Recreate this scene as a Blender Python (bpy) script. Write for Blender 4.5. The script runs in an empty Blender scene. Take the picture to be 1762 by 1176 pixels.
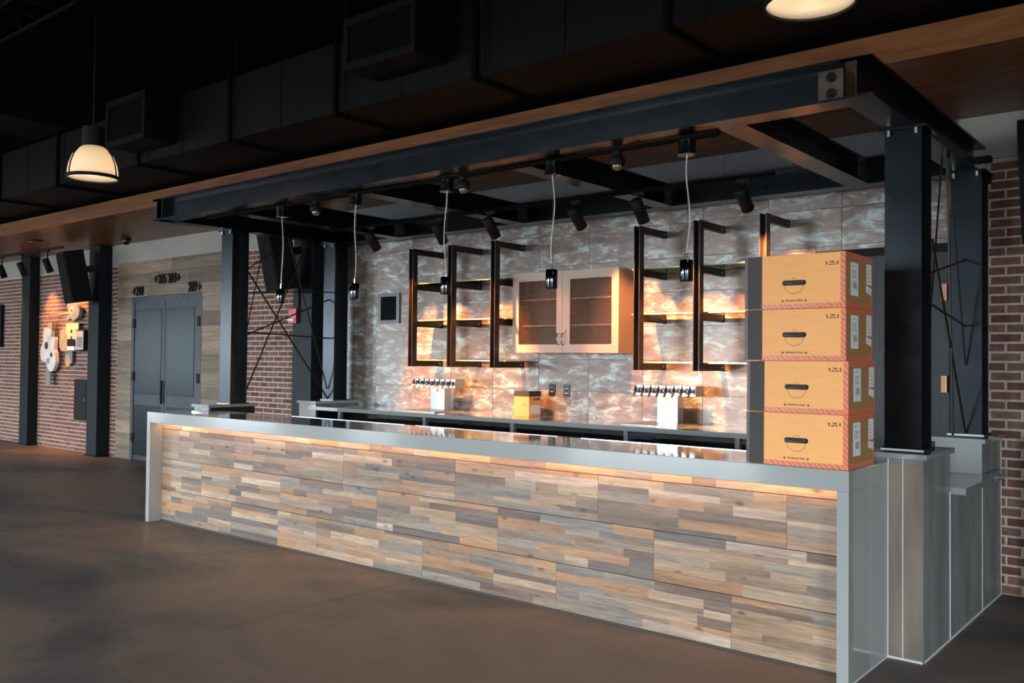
import bpy, math, random
from mathutils import Vector, Matrix
random.seed(11)
S = bpy.context.scene
COL = S.collection

# ------------------------------------------------------------------ camera
cam_d = bpy.data.cameras.new('camera'); cam = bpy.data.objects.new('camera', cam_d); COL.objects.link(cam)
cam_d.sensor_width = 36.0; cam_d.lens = 1546.35 / 1762 * 36.0; cam_d.clip_start = 0.05; cam_d.clip_end = 200
YAW, PITCH, ROLL = 0.6891, 0.0210, 0.0098
fw = Vector((-math.sin(YAW)*math.cos(PITCH), math.cos(YAW)*math.cos(PITCH), math.sin(PITCH)))
rt0 = Vector((math.cos(YAW), math.sin(YAW), 0)); up0 = rt0.cross(fw)
rt = rt0*math.cos(ROLL) + up0*math.sin(ROLL); up = up0*math.cos(ROLL) - rt0*math.sin(ROLL)
cam.matrix_world = Matrix(((rt.x, up.x, -fw.x, 8.3401), (rt.y, up.y, -fw.y, -4.5266), (rt.z, up.z, -fw.z, 1.6025), (0, 0, 0, 1)))
S.camera = cam

# ------------------------------------------------------------------ world, daylight through the windows, exposure
S.view_settings.view_transform = 'Standard'; S.view_settings.look = 'None'
S.view_settings.exposure = 0.0; S.view_settings.gamma = 1.0; S.view_settings.use_curve_mapping = False
wd = bpy.data.worlds.new('world'); S.world = wd; wd.use_nodes = True
wd.node_tree.nodes['Background'].inputs[0].default_value = (0.80, 0.91, 1.0, 1)
wd.node_tree.nodes['Background'].inputs[1].default_value = 39.0

def area(name, loc, rot, sx, sy, power, color, portal=False):
    l = bpy.data.lights.new(name, 'AREA'); l.shape = 'RECTANGLE'; l.size = sx; l.size_y = sy
    l.energy = power; l.color = color
    if portal: l.cycles.is_portal = True
    o = bpy.data.objects.new(name, l); o.location = loc; o.rotation_euler = rot; COL.objects.link(o); return o
FRONT_Y = -11.0; LEFT_X = -26.0; RIGHT_X = 14.0; CEIL = 5.2
FRONT_BAYS = [(-21.0, -19.0), (-16.4, -12.8), (-9.8, -8.0), (-2.8, 1.5), (9.0, 10.4)]
RIGHT_BAYS = [(-8.9, -5.8)]; LEFT_BAYS = [(-9.9, -9.2)]
WIN_Z = (0.1, 3.3)
for a, b in FRONT_BAYS:      # the overcast sky shines in through each window opening
    area('window_portal', ((a+b)/2, FRONT_Y-0.02, sum(WIN_Z)/2), (math.pi/2, 0, 0), b-a, WIN_Z[1]-WIN_Z[0], 1, (1, 1, 1), True)
for a, b in RIGHT_BAYS:
    area('window_portal', (RIGHT_X+0.02, (a+b)/2, sum(WIN_Z)/2), (math.pi/2, 0, math.pi/2), b-a, WIN_Z[1]-WIN_Z[0], 1, (1, 1, 1), True)
for a, b in LEFT_BAYS:
    area('window_portal', (LEFT_X-0.02, (a+b)/2, sum(WIN_Z)/2), (math.pi/2, 0, -math.pi/2), b-a, WIN_Z[1]-WIN_Z[0], 1, (1, 1, 1), True)

# ------------------------------------------------------------------ materials
def srgb(r, g, b):
    f = lambda c: (c/255/12.92) if c/255 <= 0.04045 else ((c/255+0.055)/1.055)**2.4
    return (f(r), f(g), f(b), 1)
MATS = {}
def base(name, col, rough=0.5, metal=0.0, spec=0.5, coat=0.0):
    m = bpy.data.materials.new(name); m.use_nodes = True; nt = m.node_tree
    p = nt.nodes['Principled BSDF']
    p.inputs['Base Color'].default_value = col; p.inputs['Roughness'].default_value = rough
    p.inputs['Metallic'].default_value = metal; p.inputs['Specular IOR Level'].default_value = spec
    p.inputs['Coat Weight'].default_value = coat; p.inputs['Coat Roughness'].default_value = 0.05
    MATS[name] = m; return m, nt, p
def N(nt, t, **kw):
    n = nt.nodes.new(t)
    for k, v in kw.items():
        if k.startswith('i_'):
            key = k[2:].replace('_', ' '); n.inputs[key].default_value = v
        else: setattr(n, k, v)
    return n
def ramp(nt, stops, interp='LINEAR'):
    r = nt.nodes.new('ShaderNodeValToRGB'); e = r.color_ramp; e.interpolation = interp
    while len(e.elements) > 1: e.elements.remove(e.elements[-1])
    e.elements[0].position, e.elements[0].color = stops[0]
    for p_, c in stops[1:]:
        x = e.elements.new(p_); x.color = c
    return r
def coords(nt, scale=(1, 1, 1), kind='Object', rand=0.0):
    """object or world position, scaled; each object shifted at random so alike pieces differ"""
    if kind == 'World':
        src = nt.nodes.new('ShaderNodeNewGeometry').outputs['Position']
    else:
        src = nt.nodes.new('ShaderNodeTexCoord').outputs['Object']
    if rand:
        oi = nt.nodes.new('ShaderNodeObjectInfo'); mu = N(nt, 'ShaderNodeMath', operation='MULTIPLY'); mu.inputs[1].default_value = rand
        nt.links.new(oi.outputs['Random'], mu.inputs[0])
        ad = N(nt, 'ShaderNodeVectorMath', operation='ADD'); nt.links.new(src, ad.inputs[0]); nt.links.new(mu.outputs[0], ad.inputs[1]); src = ad.outputs[0]
    mp = nt.nodes.new('ShaderNodeMapping'); mp.inputs['Scale'].default_value = scale
    nt.links.new(src, mp.inputs['Vector']); return mp.outputs[0]
def mottled(name, c1, c2, scale=(3, 3, 3), rough=0.5, r2=None, metal=0.0, spec=0.5, coat=0.0, detail=6, lo=0.3, hi=0.7, bump=0.0, kind='Object', rand=0.0, distort=0.0):
    m, nt, p = base(name, c1, rough, metal, spec, coat)
    v = coords(nt, scale, kind, rand)
    n = N(nt, 'ShaderNodeTexNoise', i_Scale=1.0, i_Detail=detail, i_Roughness=0.6, i_Distortion=distort); nt.links.new(v, n.inputs['Vector'])
    r = ramp(nt, [(lo, c1), (hi, c2)]); nt.links.new(n.outputs['Fac'], r.inputs[0]); nt.links.new(r.outputs[0], p.inputs['Base Color'])
    if r2 is not None:
        rr = ramp(nt, [(lo, (rough,)*3+(1,)), (hi, (r2,)*3+(1,))]); nt.links.new(n.outputs['Fac'], rr.inputs[0]); nt.links.new(rr.outputs[0], p.inputs['Roughness'])
    if bump:
        b = N(nt, 'ShaderNodeBump', i_Strength=bump, i_Distance=0.01); nt.links.new(n.outputs['Fac'], b.inputs['Height']); nt.links.new(b.outputs[0], p.inputs['Normal'])
    return m
def emis(name, col, strength):
    m, nt, p = base(name, col, 0.4)
    p.inputs['Emission Color'].default_value = col; p.inputs['Emission Strength'].default_value = strength
    return m
def wood(name, cols, scale=(2.2, 22, 22), rough=0.5, knots=0.0, bump=0.15, rand=37.0, spec=0.4):
    """grain runs along the axis with the smallest scale; cols = dark, mid, light"""
    m, nt, p = base(name, cols[1], rough, 0, spec)
    v = coords(nt, scale, 'Object', rand)
    n = N(nt, 'ShaderNodeTexNoise', i_Scale=1.0, i_Detail=8.0, i_Roughness=0.7, i_Distortion=0.9); nt.links.new(v, n.inputs['Vector'])
    r = ramp(nt, [(0.28, cols[0]), (0.5, cols[1]), (0.72, cols[2])]); nt.links.new(n.outputs['Fac'], r.inputs[0])
    v2 = coords(nt, tuple(q*0.35 for q in scale), 'Object', rand*1.7)
    n2 = N(nt, 'ShaderNodeTexNoise', i_Scale=1.0, i_Detail=3.0); nt.links.new(v2, n2.inputs['Vector'])
    r2 = ramp(nt, [(0.3, (0.62, 0.6, 0.58, 1)), (0.6, (1, 1, 1, 1))]); nt.links.new(n2.outputs['Fac'], r2.inputs[0])
    mx = N(nt, 'ShaderNodeMix', data_type='RGBA', blend_type='MULTIPLY'); mx.inputs[0].default_value = 1.0
    nt.links.new(r.outputs[0], mx.inputs[6]); nt.links.new(r2.outputs[0], mx.inputs[7]); col = mx.outputs[2]
    v3 = coords(nt, tuple(q*3.2 for q in scale), 'Object', rand*2.3)       # fine fibres
    n3 = N(nt, 'ShaderNodeTexNoise', i_Scale=1.0, i_Detail=6.0, i_Roughness=0.75); nt.links.new(v3, n3.inputs['Vector'])
    r3 = ramp(nt, [(0.32, (0.70, 0.69, 0.68, 1)), (0.55, (1, 1, 1, 1))]); nt.links.new(n3.outputs['Fac'], r3.inputs[0])
    m3 = N(nt, 'ShaderNodeMix', data_type='RGBA', blend_type='MULTIPLY'); m3.inputs[0].default_value = 1.0
    nt.links.new(col, m3.inputs[6]); nt.links.new(r3.outputs[0], m3.inputs[7]); col = m3.outputs[2]
    if knots:
        v4 = coords(nt, (4.2, 4.2, 9.0), 'Object', rand*3.1)
        vo = N(nt, 'ShaderNodeTexVoronoi', i_Scale=1.0); nt.links.new(v4, vo.inputs['Vector'])
        r4 = ramp(nt, [(0.05, (0.42, 0.38, 0.36, 1)), (knots, (1, 1, 1, 1))]); nt.links.new(vo.outputs['Distance'], r4.inputs[0])
        m4 = N(nt, 'ShaderNodeMix', data_type='RGBA', blend_type='MULTIPLY'); m4.inputs[0].default_value = 1.0
        nt.links.new(col, m4.inputs[6]); nt.links.new(r4.outputs[0], m4.inputs[7]); col = m4.outputs[2]
    nt.links.new(col, p.inputs['Base Color'])
    b = N(nt, 'ShaderNodeBump', i_Strength=bump, i_Distance=0.004); nt.links.new(n.outputs['Fac'], b.inputs['Height']); nt.links.new(b.outputs[0], p.inputs['Normal'])
    return m

quartz = mottled('quartz', srgb(147, 148, 145), srgb(156, 157, 153), (160, 160, 160), 0.08, coat=0.6, detail=2)
quartz_side = mottled('quartz_side', srgb(148, 151, 151), srgb(158, 160, 159), (160, 160, 160), 0.3, detail=2)
concrete = mottled('concrete_panel', srgb(104, 108, 106), srgb(142, 145, 141), (5, 5, 1.3), 0.45, r2=0.3, detail=8, lo=0.32, hi=0.72)
concrete_warm = mottled('concrete_panel_brown', srgb(112, 98, 86), srgb(150, 136, 120), (7, 7, 1.6), 0.5, detail=8)
caulk = base('white_caulk', srgb(225, 225, 220), 0.5)[0]
black_panel = mottled('black_panel', srgb(16, 16, 17), srgb(26, 26, 27), (6, 6, 6), 0.45)
steel = mottled('mill_scale_steel', srgb(45, 49, 52), srgb(53, 57, 61), (4, 4, 4), 0.27, r2=0.29, metal=0.95, detail=8, rand=5)
steel_plate = mottled('rusty_brown_plate', srgb(52, 42, 38), srgb(78, 62, 54), (12, 12, 12), 0.5, metal=0.3)
colpaint = base('column_paint', srgb(15, 24, 27), 0.48, 0.0, 0.18)[0]
darkmetal = base('dark_bronze_metal', srgb(42, 34, 30), 0.38, 0.4)[0]
blackmat = base('matt_black', srgb(15, 15, 16), 0.6, 0, 0.2)[0]
blackgloss = base('gloss_black', srgb(14, 14, 15), 0.12)[0]
ductm = mottled('black_duct_paint', srgb(11, 11, 12), srgb(15, 15, 16), (3, 3, 3), 0.7, spec=0.15)
deckm = base('black_ceiling_paint', srgb(8, 8, 8), 0.9, 0, 0.1)[0]
chrome = base('chrome', (0.85, 0.85, 0.86, 1), 0.06, 1.0)[0]
smoke_chrome = base('smoked_chrome', srgb(96, 98, 104), 0.1, 1.0)[0]
brushed = mottled('brushed_steel', (0.36, 0.38, 0.385, 1), (0.46, 0.475, 0.48, 1), (180, 180, 2), 0.28, metal=1.0, detail=2)
brass = base('brass', srgb(170, 120, 60), 0.25, 1.0)[0]
whitewall = mottled('painted_white_wall', srgb(152, 148, 138), srgb(160, 156, 146), (2, 2, 2), 0.7)
mortar = mottled('mortar', srgb(168, 156, 144), srgb(196, 184, 170), (30, 30, 30), 0.9, bump=0.3)
soffit_wood = wood('soffit_wood', (srgb(96, 56, 28), srgb(134, 82, 44), srgb(156, 102, 60)), (1.1, 14, 14), 0.35, rand=23, bump=0.05)
doorwood = wood('black_stained_wood', (srgb(18, 18, 20), srgb(34, 36, 40), srgb(52, 56, 62)), (24, 24, 1.4), 0.45, rand=9, bump=0.3)
bluewood = wood('blue_black_stained_wood', (srgb(22, 26, 32), srgb(40, 48, 58), srgb(66, 76, 88)), (24, 24, 1.4), 0.4, rand=9, bump=0.3)
zinc = mottled('zinc_door_sheet', srgb(23, 34, 38), srgb(31, 43, 47), (4, 4, 2), 0.26, metal=0.6)
cabinet_m = base('taupe_laminate', srgb(172, 145, 128), 0.38)[0]
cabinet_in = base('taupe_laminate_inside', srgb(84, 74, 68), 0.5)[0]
wire = base('bronze_wire', srgb(92, 60, 38), 0.4, 0.6)[0]
card = mottled('corrugated_cardboard', srgb(238, 166, 98), srgb(244, 174, 106), (6, 6, 40), 0.75, detail=3)
card_side = mottled('corrugated_cardboard_shaded', srgb(160, 116, 70), srgb(168, 124, 76), (6, 6, 40), 0.8, detail=3)  # same cardboard, the shade of the end faces put into its colour
card_dark = base('dark_grey_print', srgb(60, 55, 50), 0.7)[0]
sticker = base('white_sticker', srgb(232, 232, 228), 0.5)[0]
ink = base('black_ink', srgb(26, 24, 22), 0.6)[0]
greyink = base('grey_ink', srgb(130, 130, 128), 0.6)[0]
redplastic = base('red_plastic', srgb(178, 26, 30), 0.35)[0]
clearlens = base('pale_lens', srgb(210, 214, 214), 0.15)[0]
cordm = base('clear_cord', srgb(190, 184, 172), 0.3)[0]
led_m = emis('warm_led', (1.0, 0.55, 0.22, 1), 6.0)
bulb_m = emis('warm_bulb', (1.0, 0.72, 0.42, 1), 1.5)
lamp_glow = emis('lamp_bulb', (1.0, 0.84, 0.62, 1), 2.5)
spot_lens = emis('spot_lens', (1.0, 0.62, 0.32, 1), 4.0)
screen = base('dark_screen', srgb(12, 13, 15), 0.15)[0]
bluehose = base('blue_hose', srgb(50, 80, 120), 0.4)[0]
artwhite = mottled('white_enamel_art', srgb(206, 208, 200), srgb(178, 184, 180), (6, 6, 6), 0.4)
arttan = mottled('tan_art_board', srgb(150, 126, 92), srgb(176, 152, 112), (6, 6, 6), 0.6)
artgrey = mottled('grey_art_metal', srgb(96, 100, 102), srgb(130, 132, 130), (6, 6, 6), 0.4)
artcream = base('cream_art_print', srgb(206, 196, 140), 0.6)[0]
artpink = base('pale_print', srgb(190, 170, 170), 0.5)[0]

# prismatic glass lamp shade: translucent, lets the bulb inside glow through
def shade_mat():
    m = bpy.data.materials.new('prismatic_glass_shade'); m.use_nodes = True; nt = m.node_tree
    p = nt.nodes['Principled BSDF']; out = nt.nodes['Material Output']
    p.inputs['Base Color'].default_value = (0.85, 0.82, 0.76, 1); p.inputs['Roughness'].default_value = 0.25
    tr = nt.nodes.new('ShaderNodeBsdfTranslucent'); tr.inputs[0].default_value = (1.0, 0.93, 0.82, 1)
    mx = nt.nodes.new('ShaderNodeMixShader'); mx.inputs[0].default_value = 0.6
    nt.links.new(p.outputs[0], mx.inputs[1]); nt.links.new(tr.outputs[0], mx.inputs[2]); nt.links.new(mx.outputs[0], out.inputs[0]); return m
shade_m = shade_mat()
def glass_mat():
    m = bpy.data.materials.new('shelf_glass'); m.use_nodes = True; nt = m.node_tree
    nt.nodes.remove(nt.nodes['Principled BSDF']); out = nt.nodes['Material Output']
    t = nt.nodes.new('ShaderNodeBsdfTransparent'); t.inputs[0].default_value = (0.84, 0.93, 0.87, 1)
    g = nt.nodes.new('ShaderNodeBsdfGlossy'); g.inputs['Roughness'].default_value = 0.03
    fr = nt.nodes.new('ShaderNodeFresnel'); fr.inputs[0].default_value = 1.5
    mx = nt.nodes.new('ShaderNodeMixShader'); nt.links.new(fr.outputs[0], mx.inputs[0]); nt.links.new(t.outputs[0], mx.inputs[1]); nt.links.new(g.outputs[0], mx.inputs[2]); nt.links.new(mx.outputs[0], out.inputs[0]); return m
shelf_glass = glass_mat()
glass_edge = base('green_glass_edge', srgb(150, 170, 130), 0.1)[0]

def brick_mat():
    m, nt, p = base('red_brick', srgb(130, 80, 68), 0.85, 0, 0.2)
    oi = nt.nodes.new('ShaderNodeObjectInfo'); g = nt.nodes.new('ShaderNodeNewGeometry')
    ad = N(nt, 'ShaderNodeMath', operation='ADD'); nt.links.new(oi.outputs['Random'], ad.inputs[0]); nt.links.new(g.outputs['Random Per Island'], ad.inputs[1])
    fr = N(nt, 'ShaderNodeMath', operation='FRACT'); nt.links.new(ad.outputs[0], fr.inputs[0])
    r = ramp(nt, [(0.0, srgb(102, 72, 66)), (0.3, srgb(120, 84, 74)), (0.55, srgb(132, 92, 78)), (0.8, srgb(114, 84, 76)), (1.0, srgb(132, 106, 96))]); nt.links.new(fr.outputs[0], r.inputs[0])
    v = coords(nt, (26, 26, 26), 'World'); n = N(nt, 'ShaderNodeTexNoise', i_Scale=1.0, i_Detail=6.0); nt.links.new(v, n.inputs['Vector'])
    r2 = ramp(nt, [(0.3, (0.68, 0.66, 0.66, 1)), (0.7, (1.08, 1.05, 1.02, 1))]); nt.links.new(n.outputs['Fac'], r2.inputs[0])
    mx = N(nt, 'ShaderNodeMix', data_type='RGBA', blend_type='MULTIPLY'); mx.inputs[0].default_value = 1.0
    nt.links.new(r.outputs[0], mx.inputs[6]); nt.links.new(r2.outputs[0], mx.inputs[7]); nt.links.new(mx.outputs[2], p.inputs['Base Color'])
    b = N(nt, 'ShaderNodeBump', i_Strength=0.4, i_Distance=0.006); nt.links.new(n.outputs['Fac'], b.inputs['Height']); nt.links.new(b.outputs[0], p.inputs['Normal'])
    return m
brick_m = brick_mat()

def copper_mat():
    m, nt, p = base('oxidised_copper_tile', srgb(150, 120, 104), 0.35, 0.0, 0.6)
    v = coords(nt, (4.6, 1, 12.0), 'World', 3.0)
    n = N(nt, 'ShaderNodeTexNoise', i_Scale=1.0, i_Detail=14.0, i_Roughness=0.74, i_Distortion=0.5); nt.links.new(v, n.inputs['Vector'])
    r = ramp(nt, [(0.33, srgb(98, 77, 66)), (0.43, srgb(111, 92, 82)), (0.51, srgb(122, 108, 99)), (0.57, srgb(150, 154, 149)), (0.67, srgb(186, 200, 197))]); nt.links.new(n.outputs['Fac'], r.inputs[0]); nt.links.new(r.outputs[0], p.inputs['Base Color'])
    mt = ramp(nt, [(0.45, (0.30,)*3+(1,)), (0.65, (0.18,)*3+(1,))]); nt.links.new(n.outputs['Fac'], mt.inputs[0]); nt.links.new(mt.outputs[0], p.inputs['Metallic'])
    ro = ramp(nt, [(0.4, (0.32,)*3+(1,)), (0.65, (0.40,)*3+(1,))]); nt.links.new(n.outputs['Fac'], ro.inputs[0]); nt.links.new(ro.outputs[0], p.inputs['Roughness'])
    b = N(nt, 'ShaderNodeBump', i_Strength=0.12, i_Distance=0.005); nt.links.new(n.outputs['Fac'], b.inputs['Height']); nt.links.new(b.outputs[0], p.inputs['Normal'])
    return m
copper = copper_mat()

def floor_mat():
    m, nt, p = base('stained_concrete', srgb(92, 74, 64), 0.4, 0, 0.4)
    v = coords(nt, (0.55, 0.95, 1), 'World')
    n = N(nt, 'ShaderNodeTexNoise', i_Scale=1.0, i_Detail=7.0, i_Roughness=0.55, i_Distortion=0.5); nt.links.new(v, n.inputs['Vector'])
    r = ramp(nt, [(0.36, srgb(82, 82, 83)), (0.46, srgb(106, 99, 95)), (0.56, srgb(134, 115, 104)), (0.7, srgb(115, 104, 97))]); nt.links.new(n.outputs['Fac'], r.inputs[0])
    v2 = coords(nt, (7, 7, 7), 'World'); n2 = N(nt, 'ShaderNodeTexNoise', i_Scale=1.0, i_Detail=8.0, i_Roughness=0.7); nt.links.new(v2, n2.inputs['Vector'])
    r2 = ramp(nt, [(0.3, (0.8, 0.8, 0.8, 1)), (0.65, (1.05, 1.05, 1.05, 1))]); nt.links.new(n2.outputs['Fac'], r2.inputs[0])
    mx = N(nt, 'ShaderNodeMix', data_type='RGBA', blend_type='MULTIPLY'); mx.inputs[0].default_value = 1.0
    nt.links.new(r.outputs[0], mx.inputs[6]); nt.links.new(r2.outputs[0], mx.inputs[7]); nt.links.new(mx.outputs[2], p.inputs['Base Color'])
    ro = ramp(nt, [(0.35, (0.42,)*3+(1,)), (0.65, (0.6,)*3+(1,))]); nt.links.new(n2.outputs['Fac'], ro.inputs[0]); nt.links.new(ro.outputs[0], p.inputs['Roughness'])
    return m
floor_m = floor_mat()

def tape_mat():
    m, nt, p = base('printed_red_tape', srgb(214, 110, 66), 0.35)
    v = coords(nt, (1, 1, 1), 'World'); w = N(nt, 'ShaderNodeTexWave', wave_type='BANDS', bands_direction='DIAGONAL', i_Scale=22.0, i_Distortion=4.0, i_Detail=2.0)
    nt.links.new(v, w.inputs['Vector']); r = ramp(nt, [(0.3, srgb(200, 88, 58)), (0.65, srgb(218, 124, 80))]); nt.links.new(w.outputs[0], r.inputs[0]); nt.links.new(r.outputs[0], p.inputs['Base Color']); return m
tape = tape_mat()

PL = {k: (srgb(*[c*0.80 for c in v]), srgb(*v), srgb(*[min(235, c*1.12) for c in v])) for k, v in dict(tan=(165, 134, 106), cream=(178, 151, 125), grey=(149, 132, 115), umber=(123, 100, 85), amber=(173, 130, 94), slate=(135, 122, 112), fawn=(148, 120, 98), bone=(191, 166, 146), charcoal=(111, 97, 89)).items()}   # the tones of the reclaimed strips: dark, mid, light
plank_mats = {k: wood('plank_'+k, v, (3.0, 40, 40), 0.42, rand=41, bump=0.12, knots=0.16) for k, v in PL.items()}
PICK = ['tan']*5 + ['cream']*4 + ['grey']*4 + ['umber']*3 + ['amber']*3 + ['slate']*2 + ['fawn']*5 + ['bone']*1 + ['charcoal']*2
surround_mats = [wood('surround_wood_'+n, c, (1.3, 16, 16), 0.5, rand=41, bump=0.1, knots=0.12) for n, c in
  (('a', (srgb(100, 82, 65), srgb(134, 114, 93), srgb(154, 134, 110))), ('b', (srgb(88, 72, 57), srgb(118, 98, 79), srgb(138, 118, 96))), ('c', (srgb(114, 92, 70), srgb(148, 124, 98), srgb(166, 144, 117))))]

# ------------------------------------------------------------------ builders
ORG = {}
def org(o): return ORG.get(o.name, Vector((0, 0, 0))) if o else Vector((0, 0, 0))
def tag(o, label=None, cat=None, group=None, kind=None):
    if label: o['label'] = label
    if cat: o['category'] = cat
    if group: o['group'] = group
    if kind: o['kind'] = kind
    return o
def thing(name, loc, label=None, cat=None, group=None, kind=None):
    o = bpy.data.objects.new(name, None); o.empty_display_size = 0.1; o.location = loc; COL.objects.link(o)
    ORG[o.name] = Vector(loc); return tag(o, label, cat, group, kind)
class B:
    def __init__(s): s.v = []; s.f = []; s.sm = []
    def _add(s, vs, fs, smooth=False):
        k = len(s.v); s.v += [Vector(v) for v in vs]; s.f += [tuple(i+k for i in f) for f in fs]; s.sm += [smooth]*len(fs); return s
    def box(s, x0, x1, y0, y1, z0, z1):
        return s._add([(x0,y0,z0),(x1,y0,z0),(x1,y1,z0),(x0,y1,z0),(x0,y0,z1),(x1,y0,z1),(x1,y1,z1),(x0,y1,z1)],
                      [(0,3,2,1),(4,5,6,7),(0,1,5,4),(1,2,6,5),(2,3,7,6),(3,0,4,7)])
    def ring(s, c, ax, r, n, u=None):
        ax = Vector(ax).normalized(); u = Vector(u) if u else (Vector((0,0,1)) if abs(ax.z) < 0.9 else Vector((1,0,0)))
        u = (u - ax*u.dot(ax)).normalized(); w = ax.cross(u)
        return [Vector(c) + (u*math.cos(2*math.pi*i/n) + w*math.sin(2*math.pi*i/n))*r for i in range(n)]
    def cyl(s, p0, p1, r, n=12, r1=None, cap=True):
        p0, p1 = Vector(p0), Vector(p1); a = p1-p0; r1 = r if r1 is None else r1
        A = s.ring(p0, a, r, n); C = s.ring(p1, a, r1, n)
        s._add(A+C, [(i, (i+1) % n, n+(i+1) % n, n+i) for i in range(n)], True)
        if cap: s._add(A, [tuple(range(n-1, -1, -1))]); s._add(C, [tuple(range(n))])
        return s
    def tube(s, pts, r, n=8):
        pts = [Vector(p) for p in pts]; rings = []; u = None
        for i, p in enumerate(pts):
            t = (pts[min(i+1, len(pts)-1)] - pts[max(i-1, 0)]).normalized()
            if u is None: u = Vector((0,0,1)) if abs(t.z) < 0.9 else Vector((1,0,0))
            u = (u - t*u.dot(t)).normalized(); rings.append(s.ring(p, t, r, n, u))
        vs = [v for R_ in rings for v in R_]; fs = []
        for k in range(len(pts)-1):
            fs += [(k*n+i, k*n+(i+1) % n, (k+1)*n+(i+1) % n, (k+1)*n+i) for i in range(n)]
        s._add(vs, fs, True); s._add(rings[0], [tuple(range(n-1, -1, -1))]); s._add(rings[-1], [tuple(range(n))]); return s
    def lathe(s, c, prof, n=24, ax=(0,0,1), closed=False):
        ax = Vector(ax).normalized(); rings = [s.ring(Vector(c)+ax*h, ax, max(r, 1e-4), n) for r, h in prof]
        vs = [v for R_ in rings for v in R_]; fs = []; m = len(prof)
        for k in range(m if closed else m-1):
            k2 = (k+1) % m
            fs += [(k*n+i, k*n+(i+1) % n, k2*n+(i+1) % n, k2*n+i) for i in range(n)]
        return s._add(vs, fs, True)
    def prism(s, pts, d):
        """closed outline pts (3-D) swept by vector d"""
        pts = [Vector(p) for p in pts]; d = Vector(d); n = len(pts)
        return s._add(pts + [p+d for p in pts], [tuple(range(n-1, -1, -1)), tuple(range(n, 2*n))] + [(i, (i+1) % n, n+(i+1) % n, n+i) for i in range(n)])
    def ibeam(s, ax, a0, a1, c, z0, z1, fw_=0.165, ft=0.013, wt=0.009):
        h = fw_/2
        for q0, q1, w in ((z0, z0+ft, h), (z1-ft, z1, h), (z0+ft, z1-ft, wt/2)):
            if ax == 'x': s.box(a0, a1, c-w, c+w, q0, q1)
            else: s.box(c-w, c+w, a0, a1, q0, q1)
        return s
    def obj(s, name, mat, parent=None, bevel=0.0, seg=2, mtx=None):
        o0 = org(parent); vs = [(mtx @ v if mtx else v) - o0 for v in s.v]
        me = bpy.data.meshes.new(name); me.from_pydata([tuple(v) for v in vs], [], s.f)
        me.polygons.foreach_set('use_smooth', s.sm); me.materials.append(mat); me.update()
        import bmesh
        bm = bmesh.new(); bm.from_mesh(me); bmesh.ops.recalc_face_normals(bm, faces=bm.faces); bm.to_mesh(me); bm.free()
        o = bpy.data.objects.new(name, me); COL.objects.link(o)
        if parent: o.parent = parent
        ORG[o.name] = o0
        if bevel:
            m = o.modifiers.new('edge', 'BEVEL'); m.width = bevel; m.segments = seg; m.limit_method = 'ANGLE'; m.angle_limit = 0.7
        return o
def bx(name, mat, parent, *a, bevel=0.0): return B().box(*a).obj(name, mat, parent, bevel)
def copy_tree(o, parent=None):
    c = o.copy(); COL.objects.link(c); c.parent = parent; ORG[c.name] = ORG.get(o.name, Vector((0,0,0)))
    for ch in [k for k in o.children]: copy_tree(ch, c)
    return c
def text_obj(name, body, mat, parent, loc, size, depth, rotz=0.0, xs=1.0, bold=0.0, align='CENTER', name_mtx=None):
    cu = bpy.data.curves.new(name, 'FONT'); cu.body = body; cu.size = size; cu.extrude = depth; cu.align_x = align; cu.offset = bold; cu.resolution_u = 3
    t = bpy.data.objects.new('tmp', cu); COL.objects.link(t); bpy.context.view_layer.update()
    me = bpy.data.meshes.new_from_object(t.evaluated_get(bpy.context.evaluated_depsgraph_get())); bpy.data.objects.remove(t)
    M = Matrix.Translation(Vector(loc) - org(parent)) @ Matrix.Rotation(rotz, 4, 'Z') @ Matrix.Rotation(math.pi/2, 4, 'X') @ Matrix.Diagonal((xs, 1, 1, 1))
    me.transform(M); me.materials.clear(); me.materials.append(mat); me.name = name
    o = bpy.data.objects.new(name, me); COL.objects.link(o); o.parent = parent; ORG[o.name] = org(parent); return o
def join_text(b, *texts):
    pass
def spot(name, loc, target, power, angle, color, blend=0.75, size=0.03):
    l = bpy.data.lights.new(name, 'SPOT'); l.energy = power; l.spot_size = math.radians(angle); l.spot_blend = blend; l.color = color; l.shadow_soft_size = size
    o = bpy.data.objects.new(name, l); o.location = loc; o.rotation_euler = (Vector(target)-Vector(loc)).to_track_quat('-Z', 'Y').to_euler(); COL.objects.link(o); return o
def point(name, loc, power, color, size=0.05):
    l = bpy.data.lights.new(name, 'POINT'); l.energy = power; l.color = color; l.shadow_soft_size = size
    o = bpy.data.objects.new(name, l); o.location = loc; COL.objects.link(o); return o
WARM = (1.0, 0.38, 0.12)

# ------------------------------------------------------------------ the setting
W = 2.554; T = 2.53; L = 6.789; H = 1.067
fl = thing('floor', (0, 0, 0), kind='structure')
bx('floor_bed', blackmat, fl, LEFT_X, RIGHT_X, FRONT_Y, W+0.2, -0.12, -0.02)
for x0, x1 in ((LEFT_X, 3.626), (3.635, RIGHT_X)):
    for y0, y1 in ((FRONT_Y, -0.652), (-0.6505, W+0.2)):
        bx('floor_slab', floor_m, fl, x0, x1, y0, y1, -0.02, 0.0)
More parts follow.
